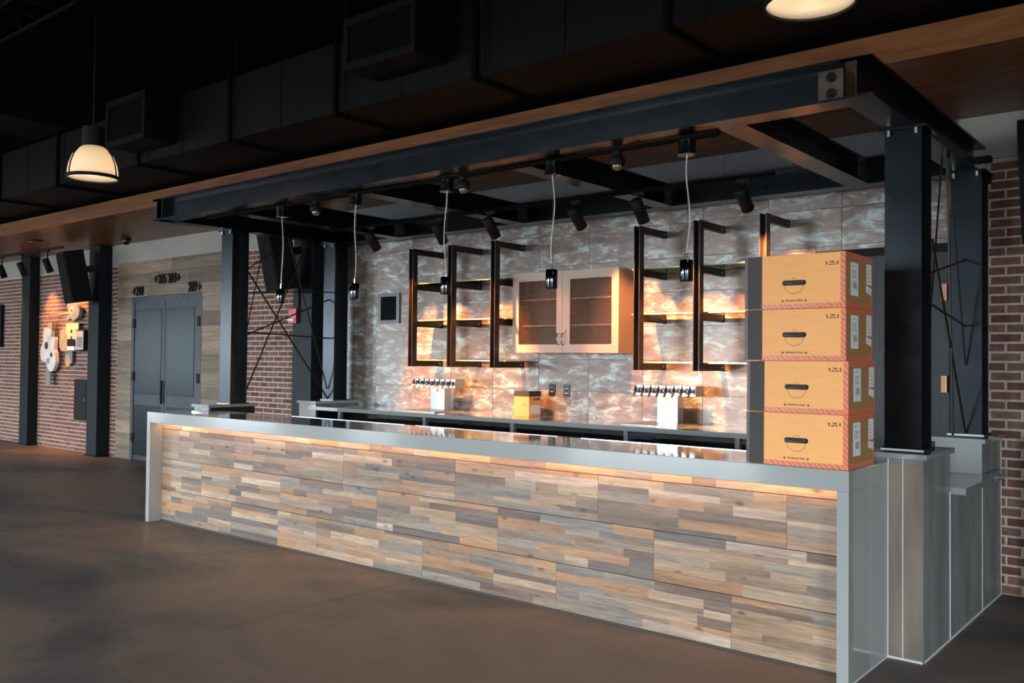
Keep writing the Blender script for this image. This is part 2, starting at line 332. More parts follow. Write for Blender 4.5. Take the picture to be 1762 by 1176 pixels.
# back wall: mortar bed, bricks, white band above
wb = thing('wall_back', (0, W, 0), kind='structure')
bx('mortar_bed', mortar, wb, LEFT_X, RIGHT_X, W, W+0.2, 0, 3.07)
bx('upper_wall', whitewall, wb, LEFT_X, RIGHT_X, W-0.012, W+0.2, 3.072, CEIL)
BL, BH, MJ = 0.203, 0.0677, 0.015
def brick_spots(x0, x1, z0=0.0, z1=3.07):
    out = []; r = 0
    for r in range(int(3.07/BH)+1):
        za, zb = r*BH+MJ/2, (r+1)*BH-MJ/2
        if zb > 3.068 or zb < z0: continue
        k = math.floor(x0/BL)-1
        while k*BL < x1+BL:
            a = k*BL + (BL/2 if r % 2 else 0) + MJ/2; b = a+BL-MJ; k += 1
            a2, b2 = max(a, x0), min(b, x1)
            if b2-a2 > 0.02: out.append((a2, b2, za, zb))
    return out
brick_mesh = {}
def brick_obj(a, b, za, zb):
    key = round(b-a, 2); v = random.randrange(3)
    if (key, v) not in brick_mesh:
        w = (b-a)/2; h = (BH-MJ)/2; j = lambda s: s*(1+random.uniform(-0.03, 0.0))
        bb = B()._add([(j(-w),0,j(-h)),(j(w),0,j(-h)),(w,.03,-h),(-w,.03,-h),(j(-w),0,j(h)),(j(w),0,j(h)),(w,.03,h),(-w,.03,h)],
                      [(0,3,2,1),(4,5,6,7),(0,1,5,4),(1,2,6,5),(2,3,7,6),(3,0,4,7)])
        o = bb.obj('brick', brick_m, None); brick_mesh[(key, v)] = o.data; bpy.data.objects.remove(o)
    o = bpy.data.objects.new('brick', brick_mesh[(key, v)]); COL.objects.link(o); o.parent = wb
    o.location = ((a+b)/2, -0.004+random.uniform(-0.0015, 0.0015), (za+zb)/2)
right = brick_spots(6.9, 7.62); near = [q for q in brick_spots(-2.5, -0.25, 0.85) if not (-0.79 < q[0] and q[1] < -0.5)]
random.shuffle(near)
near.sort(key=lambda q: (0 if q[1] < -1.0 else 1, -q[0]))
own = right + near[:300-len(right)]; rest = near[300-len(right):] + [q for q in brick_spots(-2.5, -0.12) if q[3] < 0.85] + brick_spots(-14.0, -5.63) + brick_spots(7.62, 10.0)
for q in own: brick_obj(*q)
bb = B()
for a, b, za, zb in rest:
    y = W-0.004+random.uniform(-0.0015, 0.0015); bb.box(a, b, y, W+0.01, za, zb)
tag(bb.obj('bricks', brick_m, wb), kind='stuff')

# grey sheet-metal strip on the wall above the tiles, seen through the open canopy
t3 = thing('trim_3', (3.3, W, 3.0), kind='structure')
sheet = base('grey_sheet_metal', srgb(74, 73, 74), .5, .2)[0]
for a, b in zip((-.12, 1.54, 3.2, 4.86), (1.54, 3.2, 4.86, 6.70)): bx('sheet_panel', sheet, t3, a+.002, b-.002, W-.03, W-.012, 3.002, 3.383)

# wooden door surround with its planks
tr = thing('trim_1', (-4.1, W, 0), kind='structure')
bx('backing', blackmat, tr, -5.625, -2.5, W-0.012, W, 0, 3.075)
def plank(a, b, za, zb):
    bx('plank', random.choice(surround_mats), tr, a+.0015, b-.0015, W-0.026-random.uniform(0, .003), W-0.012, za+.0015, zb-.0015)
zr = [3.08, 2.89, 2.675, 2.467] + [2.467-0.2065*i for i in range(1, 12)] + [0.0]
for i in range(len(zr)-1):
    zb, za = zr[i], zr[i+1]
    if zb - za < 0.02: continue
    if i < 3:
        cuts = {0: [-5.63, -4.02, -2.5], 1: [-5.63, -4.62, -3.53, -2.5], 2: [-5.63, -4.72, -3.2, -2.5]}[i]
        for a, b in zip(cuts, cuts[1:]): plank(a, b, za if i < 2 else 2.53, zb) if not (i == 2 and not (b <= -3.19 and a >= -5.17)) else plank(a, b, 2.53, zb)
        if i == 2: plank(-5.63, -5.17, 2.467, 2.53); plank(-3.19, -2.5, 2.467, 2.53)
    else:
        plank(-5.63, -5.17, za, zb)
        plank(-3.19, -2.5, za, zb)

# double door under the room numbers
d1 = thing('door_1', (-4.18, W, 0), kind='structure')
bx('door_frame', bluewood, d1, -5.17, -5.09, W-0.03, W+.0, 0, 2.525); bx('door_frame', bluewood, d1, -3.27, -3.19, W-0.03, W, 0, 2.525); bx('door_frame', bluewood, d1, -5.09, -3.27, W-0.03, W, 2.44, 2.525)
for a, b in ((-5.09, -4.205), (-4.195, -3.27)):
    lf = bx('door_leaf', bluewood, d1, a, b, W-0.018, W, 0.01, 2.44)
    sx0, sx1 = (a+.02, b-.09) if a < -4.5 else (a+.06, b-.12)
    bx('metal_sheet', zinc, lf, sx0, sx1, W-0.024, W-0.018, 1.02, 2.335)
    bx('metal_sheet', zinc, lf, sx0, sx1, W-0.024, W-0.018, 0.08, 0.86)
    rv = B()
    for k in range(9):
        for zz in (1.05, 2.305): rv.cyl((sx0+.03+(sx1-sx0-.06)*k/8, W-0.024, zz), (sx0+.03+(sx1-sx0-.06)*k/8, W-0.028, zz), .006, 6)
        for xx in (sx0+.03, sx1-.03): rv.cyl((xx, W-0.024, 1.05+1.255*k/8), (xx, W-0.028, 1.05+1.255*k/8), .006, 6)
    tag(rv.obj('rivets', blackmat, lf), kind='stuff')
    hx = -5.10 if a < -4.5 else -3.26
    for zz in (0.35, 1.3, 2.12):
        bx('hinge', blackmat, lf, hx-.035, hx+.035, W-0.04, W-0.02, zz-.07, zz+.07, bevel=.004)
bx('door_pull', blackmat, d1, -4.24, -4.22, W-0.06, W-0.03, 0.9, 1.25, bevel=.004)

# tiled wall behind the bar
wt = thing('wall_center', (3.2, T, 0), kind='structure')
bx('tile_bed', mottled('dark_grout', srgb(64, 56, 52), srgb(72, 64, 58), (9, 9, 9), 0.9), wt, -0.12, 6.70, T+0.006, W-0.012, 0, 3.0)
TW = 0.598; rows = [0.404, 0.707, 1.010, 1.313, 1.616, 1.919, 2.222, 2.528, 2.831, 3.0]
for k in range(12):
    for za, zb in zip(rows, rows[1:]):
        x0, x1 = -0.118+TW*k, min(-0.118+TW*(k+1), 6.70)
        if x1-x0 < .03 or zb < 1.0: continue
        if x1 > 5.66 and zb <= 2.49: continue
        if x0 < 5.66 < x1 and za < 2.49:
            if zb > 2.49: bx('tile', copper, wt, 5.66+.001, x1-.001, T, T+.006, 2.49, zb-.001)
            x1 = 5.66
        elif x0 >= 5.66 and za < 2.49: za = 2.49
        bx('tile', copper, wt, x0+.002, x1-.002, T-random.uniform(0, .001), T+.006, za+.002, zb-.002)

# black service door at the right
d2 = thing('door_2', (6.2, T, 0), kind='structure')
bx('door_frame', blackmat, d2, 5.66, 5.72, T-0.02, T+.006, 0, 2.488); bx('door_frame', blackmat, d2, 6.65, 6.70, T-0.02, T+.006, 0, 2.488); bx('door_frame', blackmat, d2, 5.72, 6.65, T-0.02, T+.006, 2.43, 2.488)
lf = bx('door_leaf', doorwood, d2, 5.725, 6.645, T-0.012, T+.006, 0.01, 2.427)
for zz in (0.5, 1.46, 2.13): B().cyl((6.63, T-.03, zz-.06), (6.63, T-.03, zz+.06), .012, 10).box(6.59, 6.63, T-.018, T-.012, zz-.06, zz+.06).obj('hinge', base('bronze_hinge', srgb(150, 110, 90), .3, .8)[0], lf)
B().cyl((5.79, T-.012, 1.0), (5.79, T-.07, 1.0), .014).cyl((5.79, T-.065, 1.0), (5.91, T-.065, 1.0), .011).obj('lever_handle', brushed, lf)

# ceiling deck, wooden soffit with boards, room behind the camera with its windows
bx('ceiling', deckm, None, LEFT_X, RIGHT_X, FRONT_Y, W+.2, CEIL, CEIL+.1)['kind'] = 'structure'
t2 = thing('trim_2', (0, 0.954, 3.385), kind='structure')
bx('fascia_board', soffit_wood, t2, LEFT_X, RIGHT_X, 0.954, 0.985, 3.383, 3.565)
nb = 11
for i in range(nb):
    y0 = 0.985 + (W-0.012-0.985)*i/nb; y1 = 0.985 + (W-0.012-0.985)*(i+1)/nb
    bx('soffit_board', soffit_wood, t2, LEFT_X, RIGHT_X, y0+.001, y1-.001, 3.385, 3.41)
bx('soffit_backing', deckm, t2, LEFT_X, RIGHT_X, 0.985, W-0.012, 3.41, 3.55)
plain = base('plain_plaster', srgb(120, 116, 110), .8)[0]
def window_wall(name, axis, pos, lo, hi, bays, tin):
    w = thing(name, (0, pos, 0) if axis == 'y' else (pos, 0, 0), kind='structure')
    def wbx(nm, m, a, b, z0, z1, t0=0.0, t1=tin):
        lo_, hi_ = sorted((pos+t0, pos+t1))
        return bx(nm, m, w, a, b, lo_, hi_, z0, z1) if axis == 'y' else bx(nm, m, w, lo_, hi_, a, b, z0, z1)
    wbx('wall_base', plain, lo, hi, 0, WIN_Z[0]); wbx('wall_head', plain, lo, hi, WIN_Z[1], CEIL)
    e = [lo] + [q for ab in bays for q in ab] + [hi]
    for a, b in zip(e[0::2], e[1::2]): wbx('pier', plain, a, b, WIN_Z[0], WIN_Z[1])
    for a, b in bays:
        nm = max(2, round((b-a)/1.2))
        for k in range(1, nm): c = a+(b-a)*k/nm; wbx('mullion', blackmat, c-.03, c+.03, WIN_Z[0], WIN_Z[1], 0, tin*.4)
        wbx('transom', blackmat, a, b, 2.6, 2.68, 0, tin*.4)
window_wall('wall_front', 'y', FRONT_Y, LEFT_X, RIGHT_X, FRONT_BAYS, 0.2)
window_wall('wall_right', 'x', RIGHT_X, FRONT_Y, W, RIGHT_BAYS, -0.2)
window_wall('wall_left', 'x', LEFT_X, FRONT_Y, W, LEFT_BAYS, 0.2)

bx('ground', mottled('asphalt', srgb(84, 84, 84), srgb(100, 100, 98), (2, 2, 2), .9), None, -80, 60, -70, 40, -.4, -.14)['kind'] = 'structure'

# building columns against the brick wall
def wall_column(x0, x1, y0, label):
    c = thing('steel_column', ((x0+x1)/2, y0, 0), label, 'column', 'steel columns along the brick wall')
    bx('shaft', colpaint, c, x0, x1, y0, W-.012, 0.02, 3.383, bevel=.004); bx('base_plate', blackmat, c, x0-.03, x1+.03, y0-.02, W-.014, 0, 0.02)
wall_column(-8.86, -8.53, 2.37, 'leftmost tall dark green steel column against the brick wall')
wall_column(-6.20, -5.86, 2.33, 'tall dark steel column carrying a speaker left of the double door')
wall_column(-0.83, -0.46, 2.33, 'tall dark steel column carrying the red alarm behind the bar corner')

# ------------------------------------------------------------------ bar counter
bar = thing('bar_counter', (L/2, 0.3, 0), 'long bar counter with grey waterfall top and patchwork wood front', 'bar counter')
bx('countertop', quartz, bar, 0, L, 0, 0.606, H-.105, H, bevel=.003)
bx('waterfall_leg', quartz, bar, 0, .06, 0, .606, 0, H-.105, bevel=.002)
bx('waterfall_leg', quartz, bar, L-.06, L, 0, .33, 0, H-.105, bevel=.002); bx('end_panel', quartz_side, bar, L-.06, L, 0.333, .606, 0, H-.105, bevel=.001)
bx('carcass', blackmat, bar, .06, L-.06, .145, .60, 0.0, H-.105)
bx('floor_trim', card_dark, bar, .06, L-.06, .122, .145, 0, .012)
bx('caulk_bead', caulk, bar, L, L+.004, .0, .60, 0, .006)
bx('drip_rail', brushed, bar, 1.5, 3.0, .592, .606, H, H+.003); bx('drip_rail', brushed, bar, 3.12, 4.55, .592, .606, H, H+.003); bx('drip_rail', brushed, bar, 4.75, 6.2, .592, .606, H, H+.003)
def panel(x0, x1, z0, z1):
    g = bx('wood_panel', MATS['matt_black'], bar, x0, x1, .133, .145, z0, z1)
    h = z1-z0; n = max(1, round(h/.051)); hs = [random.choice((.55, .75, 1.0, 1.1, 1.35)) for _ in range(n)]; s = sum(hs); z = z0+.001; last = None
    for hh in hs:
        zt = z + hh/s*(h-.002); x = x0+.001
        while x < x1-.002:
            ln = random.choice((.18, .26, .36, .46, .56, .68)); e = x+ln
            if x1-e < .14: e = x1-.001
            k = random.choice(PICK)
            while k == last: k = random.choice(PICK)
            last = k
            bx('wood_strip', plank_mats[k], g, x, e, .1295-random.uniform(0, .0012), .133, z, zt); x = e
        z = zt
def prow(joints, z0, z1):
    for a, b in zip(joints, joints[1:]): panel(a, b, z0, z1)
A0, A1 = .06, L-.06
prow([A0]+[1.263+1.209*i for i in range(5)]+[A1], .012, .309)
prow([A0]+[.765+1.21*i for i in range(5)]+[A1], .311, .608)
prow([A0]+[.367+1.21*i for i in range(6)]+[A1], .610, .896)
prow([A0]+[1.16+1.21*i for i in range(5)]+[A1], .898, .960)
led = B().box(.07, L-.07, .09, .104, H-.112, H-.1055).obj('led_strip', led_m, bar)
area('led_strip_light', (L/2, .097, H-.114), (math.radians(8), 0, 0), L-.16, .010, 8, (1.0, .54, .22))

# ------------------------------------------------------------------ piers and pass-through at both ends
def pier(x0, x1, y0, y1, ztop, label, side, inner=None):
    p = thing('counter_pier', ((x0+x1)/2, (y0+y1)/2, 0), label, 'pier')
    bx('body', concrete, p, x0, x1, y0, y1, 0, ztop-.03)
    bx('cap', quartz, p, x0-.022, x1+.022, y0-.022, y1+.018, ztop-.03, ztop, bevel=.002)
    if inner: bx('inner_face', black_panel, p, *inner)  # inner face covered by a thin black sheet
    return p
p = pier(6.69, 6.975, .613, 1.16, 1.118, 'grey concrete pier under the front right steel column', 1)
bx('front_panel', concrete_warm, p, 6.795, 6.866, .608, .613, .02, 1.06); bx('front_panel', concrete_warm, p, 6.874, 6.972, .608, .613, .02, 1.06)
for a in (6.7905, 6.868): bx('caulk_bead', caulk, p, a, a+.005, .607, .613, 0, 1.085)
bx('caulk_bead', caulk, p, 6.79, 6.979, .604, .613, 0, .012); bx('caulk_bead', caulk, p, 6.975, 6.979, .604, 1.158, 0, .012); bx('caulk_bead', caulk, p, 6.975, 6.979, 1.156, 1.161, .012, .86)
pier(-.17, .10, .613, 1.16, 1.118, 'low pier with grey cap under the front left steel column', -1, (.10, .106, .63, 1.15, .0, 1.085))
p = pier(6.69, 6.975, 1.97, W-.02, 1.118, 'grey concrete pier by the brick wall under the rear right column', 1)
bx('side_ledge', quartz, p, 6.98, 7.055, 1.972, 2.42, .845, .885, bevel=.002); bx('front_panel', quartz, p, 6.69, 6.975, 1.964, 1.97, .887, 1.088); bx('caulk_bead', caulk, p, 6.975, 6.979, 1.97, W-.02, 0, .012); bx('caulk_bead', caulk, p, 6.976, 6.979, W-.024, W-.02, .012, 1.08); bx('caulk_bead', caulk, p, 6.975, 6.978, 1.967, 1.971, .012, .84)
p = pier(-.17, .13, 1.95, W-.02, 1.117, 'pale pier with thin cap at the left end of the back counter', -1, (.13, .136, 1.97, 2.5, .0, 1.02))
bx('front_panel', quartz, p, -.17, .13, 1.944, 1.95, .0, 1.085)
p = thing('pass_through_counter', (6.9, 1.56, 0), 'low grey pass-through ledge between the two right concrete piers', 'counter')
bx('die_wall', concrete, p, 6.72, 6.973, 1.162, 1.963, 0, .845); bx('ledge', quartz, p, 6.62, 7.055, 1.18, 1.963, .845, .885, bevel=.002)
bx('caulk_bead', caulk, p, 6.973, 6.979, 1.164, 1.963, 0, .012)

# ------------------------------------------------------------------ steel canopy: columns, frame, braces
def hcolumn(xc, y0, z0, z1, label, w=.2, d=.2, fm=None):
    c = thing('canopy_column', (xc, y0+d/2, z0), label, 'column', 'I-section columns of the steel canopy')
    bx('flange', steel, c, xc-w/2, xc+w/2, y0, y0+.014, z0+.012, z1-.012); bx('flange', steel, c, xc-w/2, xc+w/2, y0+d-.014, y0+d, z0+.012, z1-.012)
    bx('web', steel, c, xc-.005, xc+.005, y0+.014, y0+d-.014, z0+.012, z1-.012)
    bx('base_plate', steel, c, xc-w/2-.015, xc+w/2+.015, y0-.015, y0+d+.015, z0, z0+.012); bx('cap_plate', steel, c, xc-w/2-.03, xc+w/2+.03, y0-.03, y0+d+.03, z1-.012, z1)
    for sx in (-1, 1):
        B().cyl((xc+sx*.075, y0-.012, z1-.045), (xc+sx*.075, y0-.012, z1-.012), .014, 6).obj('bolt', brushed, c)
    bx('shim', caulk, c, xc-w/2-.016, xc+w/2+.016, y0-.018, y0-.015, z0, z0+.006)
ZB, ZT = 2.949, 3.1536
hcolumn(6.813, .8075, 1.118, ZB, 'dark I-section steel column standing on the front right pier')
hcolumn(0.0, .855, 1.118, ZB, 'blue-grey I-section steel column standing on the front left pier')
hcolumn(6.81, 2.27, 1.118, ZB, 'dark I-section steel column by the brick wall at the right')
hcolumn(0.0, 2.22, 1.117, ZB, 'I-section steel column at the left end of the tiled wall')
cf = thing('canopy_frame', (3.4, 1.2, ZB), 'dark steel I-beam canopy frame over the whole bar', 'canopy')
B().ibeam('x', .0, 6.72, .132, ZB, ZT).obj('front_beam', steel, cf)
B().ibeam('y', .049, W-.03, 6.803, ZB, ZT).obj('side_beam', steel, cf); B().ibeam('y', .049, W-.03, 0.024, ZB, ZT).obj('side_beam', steel, cf)
B().ibeam('x', .11, 6.72, 2.40, ZB, ZT).obj('back_beam', steel, cf)
bx('end_stiffener', steel, cf, .10, .115, .055, .205, ZB+.013, ZT-.013)
bx('front_cap', steel, cf, -.058, 6.886, .049, .058, ZT-.013, ZT+.006)
for xc in (.99, 2.75, 4.40, 6.05): B().ibeam('y', .215, 2.315, xc, ZB, ZT-.02).obj('cross_beam', steel, cf)
cp = bx('connection_plate', steel_plate, cf, 6.585, 6.715, .117, .128, ZB+.02, ZT-.02)
for zz in (ZB+.06, ZB+.145): B().cyl((6.655, .117, zz), (6.655, .108, zz), .026, 16).cyl((6.655, .108, zz), (6.655, .092, zz), .018, 6).obj('bolt', steel, cp)
for yy in (2.47,):
    bx('wall_bracket', blackmat, cf, 6.70, 6.92, W-.06, W-.02, ZB-.06, ZB); bx('wall_bracket', blackmat, cf, 6.70, 6.93, W-.10, W-.04, ZB+.09, ZB+.13)
def braces(x, rods, label):
    c = thing('cross_brace', (x, 1.6, 1.2), label, 'brace')
    for y0, z0, y1, z1, r in rods: B().cyl((x, y0, z0), (x, y1, z1), r, 8).obj('rod', darkmetal, c)
braces(0.0, [(1.06, 2.60, 2.22, 1.135, .009), (1.06, 1.135, 1.90, 2.94, .008), (1.06, 1.83, 2.24, 2.30, .008), (1.06, 2.30, 2.22, 2.38, .007), (1.06, 1.88, 2.22, 1.84, .008), (1.05, 1.6, 1.33, 2.94, .006), (1.64, 2.94, 2.21, 1.25, .008), (1.05, 2.52, 1.66, 2.92, .007)], 'thin crossed steel tie rods between the two left columns')
braces(6.81, [(1.43, 2.38, 2.26, 1.135, .007), (1.01, 2.10, 2.27, 2.33, .008), (1.02, 2.02, 2.27, 1.87, .008), (1.78, 2.94, 1.92, 1.135, .008), (1.82, 2.94, 2.26, 1.6, .006), (1.3, 1.6, 1.66, 2.94, .006)], 'thin crossed steel tie rods between the two right columns')

# ------------------------------------------------------------------ pendants, tracks and spots under the canopy
PY = .25
r_ = B().box(.6, 5.95, PY-.018, PY+.018, 2.927, 2.948); ft = r_.obj('track_rail', deckm); tag(ft, 'black lighting track over the front of the bar', 'track')
for i, x in enumerate((1.777, 2.755, 3.770, 4.741, 5.744)):
    p = thing('pendant_lamp', (x, PY, 2.084), ('leftmost', 'second from the left', 'middle', 'second from the right', 'rightmost')[i] + ' small cylinder pendant lamp hanging over the bar', 'pendant lamp', 'cylinder pendants over the bar')
    B().cyl((x, PY, 2.846), (x, PY, 2.926), .052, 24).obj('canopy', blackgloss, p); B().cyl((x, PY, 2.838), (x, PY, 2.846), .056, 24).obj('canopy_rim', smoke_chrome, p)
    B().lathe((x, PY, 2.084), [(.0, .095), (.036, .095), (.036, .004), (.038, 0), (.040, .003), (.040, .122), (.037, .126), (0, .127)], 24).obj('shade', smoke_chrome, p)
    B().cyl((x, PY, 2.208), (x, PY, 2.25), .008, 10).obj('cord_grip', chrome, p)
    zs = [2.24+.60*k/14 for k in range(15)]
    B().tube([(x+.024*math.sin((z-2.24)*(4.2+.5*i)+1.7*i)*min(1, (z-2.24)*5, (2.842-z)*5), PY, z) for z in zs], .004, 8).obj('cord', cordm, p)
    B().cyl((x+.004, PY+.002, 2.24), (x+.004, PY+.002, 2.842), .0018, 6).obj('suspension_wire', chrome, p)
base('clear_bulb_glass', srgb(150, 130, 110), .05, .6)
for i, x in enumerate((2.245, 3.935, 5.250)):
    p = thing('downlight', (x, PY, 2.81), ('left', 'middle', 'right')[i] + ' black track downlight with clear bulb between the bar pendants', 'downlight')
    B().cyl((x, PY, 2.905), (x, PY, 2.927), .03, 16).obj('adapter', blackmat, p)
    B().lathe((x, PY, 2.84), [(.046, 0), (.05, .01), (.048, .05), (.028, .066), (0, .067)], 20).obj('housing', blackmat, p)
    B().lathe((x, PY, 2.815), [(.0, -.008), (.02, -.004), (.031, .010), (.035, .026), (.028, .04)], 16).obj('bulb', MATS['clear_bulb_glass'], p)
TY = 1.5
r_ = B().box(.9, 5.75, TY-.02, TY+.02, 2.925, 2.948)
bt = r_.obj('track_rail', deckm); tag(bt, 'black lighting track in front of the tiled wall', 'track')
def track_head(x, y, ztop, tgt, label, grp, ln=.19, r=.042, power=0, angle=40, zc=None):
    zc = zc or ztop-.13
    p = thing('spotlight', (x, y, zc), label, 'spotlight', grp)
    B().box(x-.05, x+.05, y-.017, y+.017, ztop-.022, ztop).obj('adapter', blackmat, p); B().cyl((x, y, zc), (x, y, ztop-.02), .011, 10).obj('stem', blackmat, p)
    d = (Vector(tgt)-Vector((x, y, zc))).normalized(); c = Vector((x, y, zc)); e = c+d*ln*.55; s0 = c-d*ln*.45
    B().lathe(s0, [(0, 0), (r*.8, 0), (r, .01), (r, ln), (r*.88, ln), (r*.85, ln-.02), (0, ln-.02)], 20, d).obj('housing', blackmat, p)
    B().cyl(s0+d*(ln-.025), s0+d*(ln-.018), r*.8, 20).obj('lens', spot_lens, p)
    B().box(x-.012, x+.012, y-.05, y-.04, zc-.02, zc+.05).obj('yoke', blackmat, p)
    if power: spot('spotlight_beam', e+d*.01, tgt, power, angle, WARM)
TXT = ('leftmost', 'second', 'third', 'fourth', 'fifth', 'rightmost')
for i, (x, tx, tz, pw) in enumerate(((1.55, 1.60, 1.5, 900), (2.48, 2.48, 1.45, 900), (3.12, 3.25, 1.4, 40), (4.05, 4.12, 1.7, 420), (4.65, 4.74, 1.4, 1150), (5.52, 5.46, 1.95, 1000))):
    track_head(x, TY, 2.925, (tx, T, tz), TXT[i] + ' black cylinder spotlight on the track by the tiled wall', 'spotlights by the tiled wall', ln=.2, r=.048, power=pw, angle=56, zc=2.79)

# ------------------------------------------------------------------ shelves on the tiled wall
def shelf_unit(xs, label):
    p = thing('wall_shelf', (xs[1], 2.3, 1.53), label, 'shelf', 'glass wall shelves behind the bar')
    y0 = 2.06
    for x in xs:
        po = B().box(x-.03, x-.022, y0, y0+.07, 1.53, 2.765).box(x+.022, x+.03, y0, y0+.07, 1.53, 2.765).box(x-.022, x+.022, y0+.062, y0+.07, 1.53, 2.765).obj('post', darkmetal, p)
        for z in (1.53, 1.945, 2.335, 2.705):
            bx('arm', darkmetal, po, x-.02, x+.02, y0+.07, T-.008, z, z+.06); bx('wall_plate', darkmetal, po, x-.024, x+.024, T-.008, T, z-.004, z+.064)
            B().cyl((x+.02, T-.045, z+.03), (x+.026, T-.045, z+.03), .009, 8).obj('bolt', brushed, po)
    for z in (1.59, 2.005, 2.395):
        g = bx('glass_shelf', shelf_glass, p, xs[0]-.1, xs[2]+.1, y0+.09, T-.05, z+.0005, z+.0105)
        bx('glass_edge', glass_edge, g, xs[0]-.1, xs[2]+.1, y0+.088, y0+.09, z+.0005, z+.0105)
shelf_unit((1.53, 2.09, 2.665), 'three-post dark metal shelf with glass boards left of the cabinet')
shelf_unit((4.285, 4.85, 5.42), 'three-post dark metal shelf with glass boards right of the cabinet')

# ------------------------------------------------------------------ wall cabinet with woven wire doors
cb = thing('wall_cabinet', (3.354, 2.4, 1.678), 'taupe two-door wall cabinet with woven wire fronts', 'cabinet')
cx0, cx1, cz0, cz1, cy = 2.74, 3.968, 1.678, 2.447, 2.276
bd = B().box(cx0, cx0+.018, cy+.02, T, cz0, cz1).box(cx1-.018, cx1, cy+.02, T, cz0, cz1).box(cx0+.018, cx1-.018, cy+.02, T, cz0, cz0+.018).box(cx0+.018, cx1-.018, cy+.02, T, cz1-.018, cz1).obj('body', cabinet_m, cb)
bx('back_board', cabinet_in, cb, cx0+.018, cx1-.018, T-.012, T-.001, cz0+.018, cz1-.018)
bx('divider', cabinet_in, cb, 3.335, 3.351, cy+.03, T-.012, cz0+.018, cz1-.018)
for z in (1.93, 2.18): bx('inner_shelf', cabinet_m, cb, cx0+.018, cx1-.018, cy+.04, T-.012, z, z+.016)
def cab_door(x0, x1, wx0, wx1, hx):
    z0, z1 = 1.757, 2.367
    d = B().box(x0, wx0, cy, cy+.02, cz0, cz1).box(wx1, x1, cy, cy+.02, cz0, cz1).box(wx0, wx1, cy, cy+.02, cz0, z0).box(wx0, wx1, cy, cy+.02, z1, cz1).obj('door', cabinet_m, cb)
    wm = B(); nx = 27; nz = 34
    for i in range(nx):
        x = wx0+(wx1-wx0)*(i+.5)/nx; wm.box(x-.0022, x+.0022, cy+.009+.002*(i % 2), cy+.012+.002*(i % 2), z0, z1)
    for j in range(nz):
        z = z0+(z1-z0)*(j+.5)/nz; wm.box(wx0, wx1, cy+.010+.002*(j % 2), cy+.013+.002*(j % 2), z-.0022, z+.0022)
    tag(wm.obj('wire_mesh', wire, d), kind='stuff')
    B().tube([(hx, cy, 1.757), (hx, cy-.03, 1.757), (hx, cy-.032, 1.765), (hx, cy-.032, 1.85), (hx, cy-.03, 1.857), (hx, cy, 1.857)], .0045, 8).obj('handle', smoke_chrome, d)
    return d
cab_door(cx0, 3.341, 2.817, 3.276, 3.305)
d = cab_door(3.345, cx1, 3.431, 3.894, 3.362)
B().cyl((3.372, cy, 1.883), (3.372, cy-.008, 1.883), .016, 16).obj('lock', brass, d)

# ------------------------------------------------------------------ back counter and what stands on it
BZ = 1.066; BY = 1.83
bc = thing('back_counter', (2.9, 2.15, 0), 'long narrow grey back counter along the tiled wall', 'counter')
bx('worktop', quartz, bc, .14, 5.64, BY, T-.001, BZ-.04, BZ, bevel=.002)
for x in (.62, 1.93, 3.07, 4.3, 5.3): bx('leg', greyink, bc, x-.02, x+.02, BY+.05, BY+.09, 0, BZ-.04)
bx('back_rail', black_panel, bc, .14, 5.64, 2.43, 2.46, .2, BZ-.04)
for i, (a, b) in enumerate(((.68, 1.88), (1.98, 3.02), (3.12, 4.25), (4.35, 5.25))):
    c = thing('bar_cooler', ((a+b)/2, 2.2, 0), 'black under-counter cooler, ' + ('leftmost', 'second from left', 'third from left', 'rightmost')[i] + ' under the back counter', 'cooler', 'coolers under the back counter')
    bx('body', black_panel, c, a, b, 1.98, 2.42, .05, .93); m = (a+b)/2
    for q0, q1 in ((a+.01, m-.004), (m+.004, b-.01)):
        d = bx('door', blackgloss, c, q0, q1, 1.955, 1.979, .09, .88); bx('handle', brushed, d, q0+.05, q1-.05, 1.94, 1.955, .83, .85)
    bx('plinth', blackmat, c, a+.02, b-.02, 2.0, 2.4, 0, .05)
hs = B().tube([(4.35+.13*math.cos(t*.45), 2.06+.035*math.sin(t*.45), .945+.001*t) for t in range(18)], .01, 8).obj('hose', bluehose); tag(hs, 'blue hose coiled on the cooler under the right tap tower', 'hose')

def tap_tower(xc, yf, label):
    t = thing('tap_tower', (xc, yf+.05, BZ), label, 'tap tower')
    bx('drip_tray', brushed, t, xc-.27, xc+.27, yf-.32, yf+.12, BZ, BZ+.010, bevel=.003)
    bx('column', brushed, t, xc-.1, xc+.1, yf, yf+.1, BZ+.01, BZ+.245, bevel=.002)
    bx('head', brushed, t, xc-.29, xc+.29, yf-.04, yf+.11, BZ+.245, BZ+.335, bevel=.002)
    B().cyl((xc, yf, BZ+.215), (xc, yf-.003, BZ+.215), .02, 20).obj('badge', brass, t)
    for k in range(8):
        x = xc-.262+.075*k; y = yf-.04; z = BZ+.288
        B().cyl((x, y, z), (x, y-.012, z), .024, 14).cyl((x, y-.01, z), (x, y-.05, z), .012, 12).cyl((x, y-.045, z+.022), (x, y-.05, z-.014), .016, 12).cyl((x, y-.05, z-.01), (x, y-.085, z-.05), .010, 10).cyl((x, y-.047, z+.02), (x, y-.047, z+.045), .009, 10, .006).obj('faucet', chrome, t)
tap_tower(1.715, 2.29, 'left chrome T-shaped beer tap tower with eight faucets')
tap_tower(4.46, 2.29, 'right chrome T-shaped beer tap tower with eight faucets')

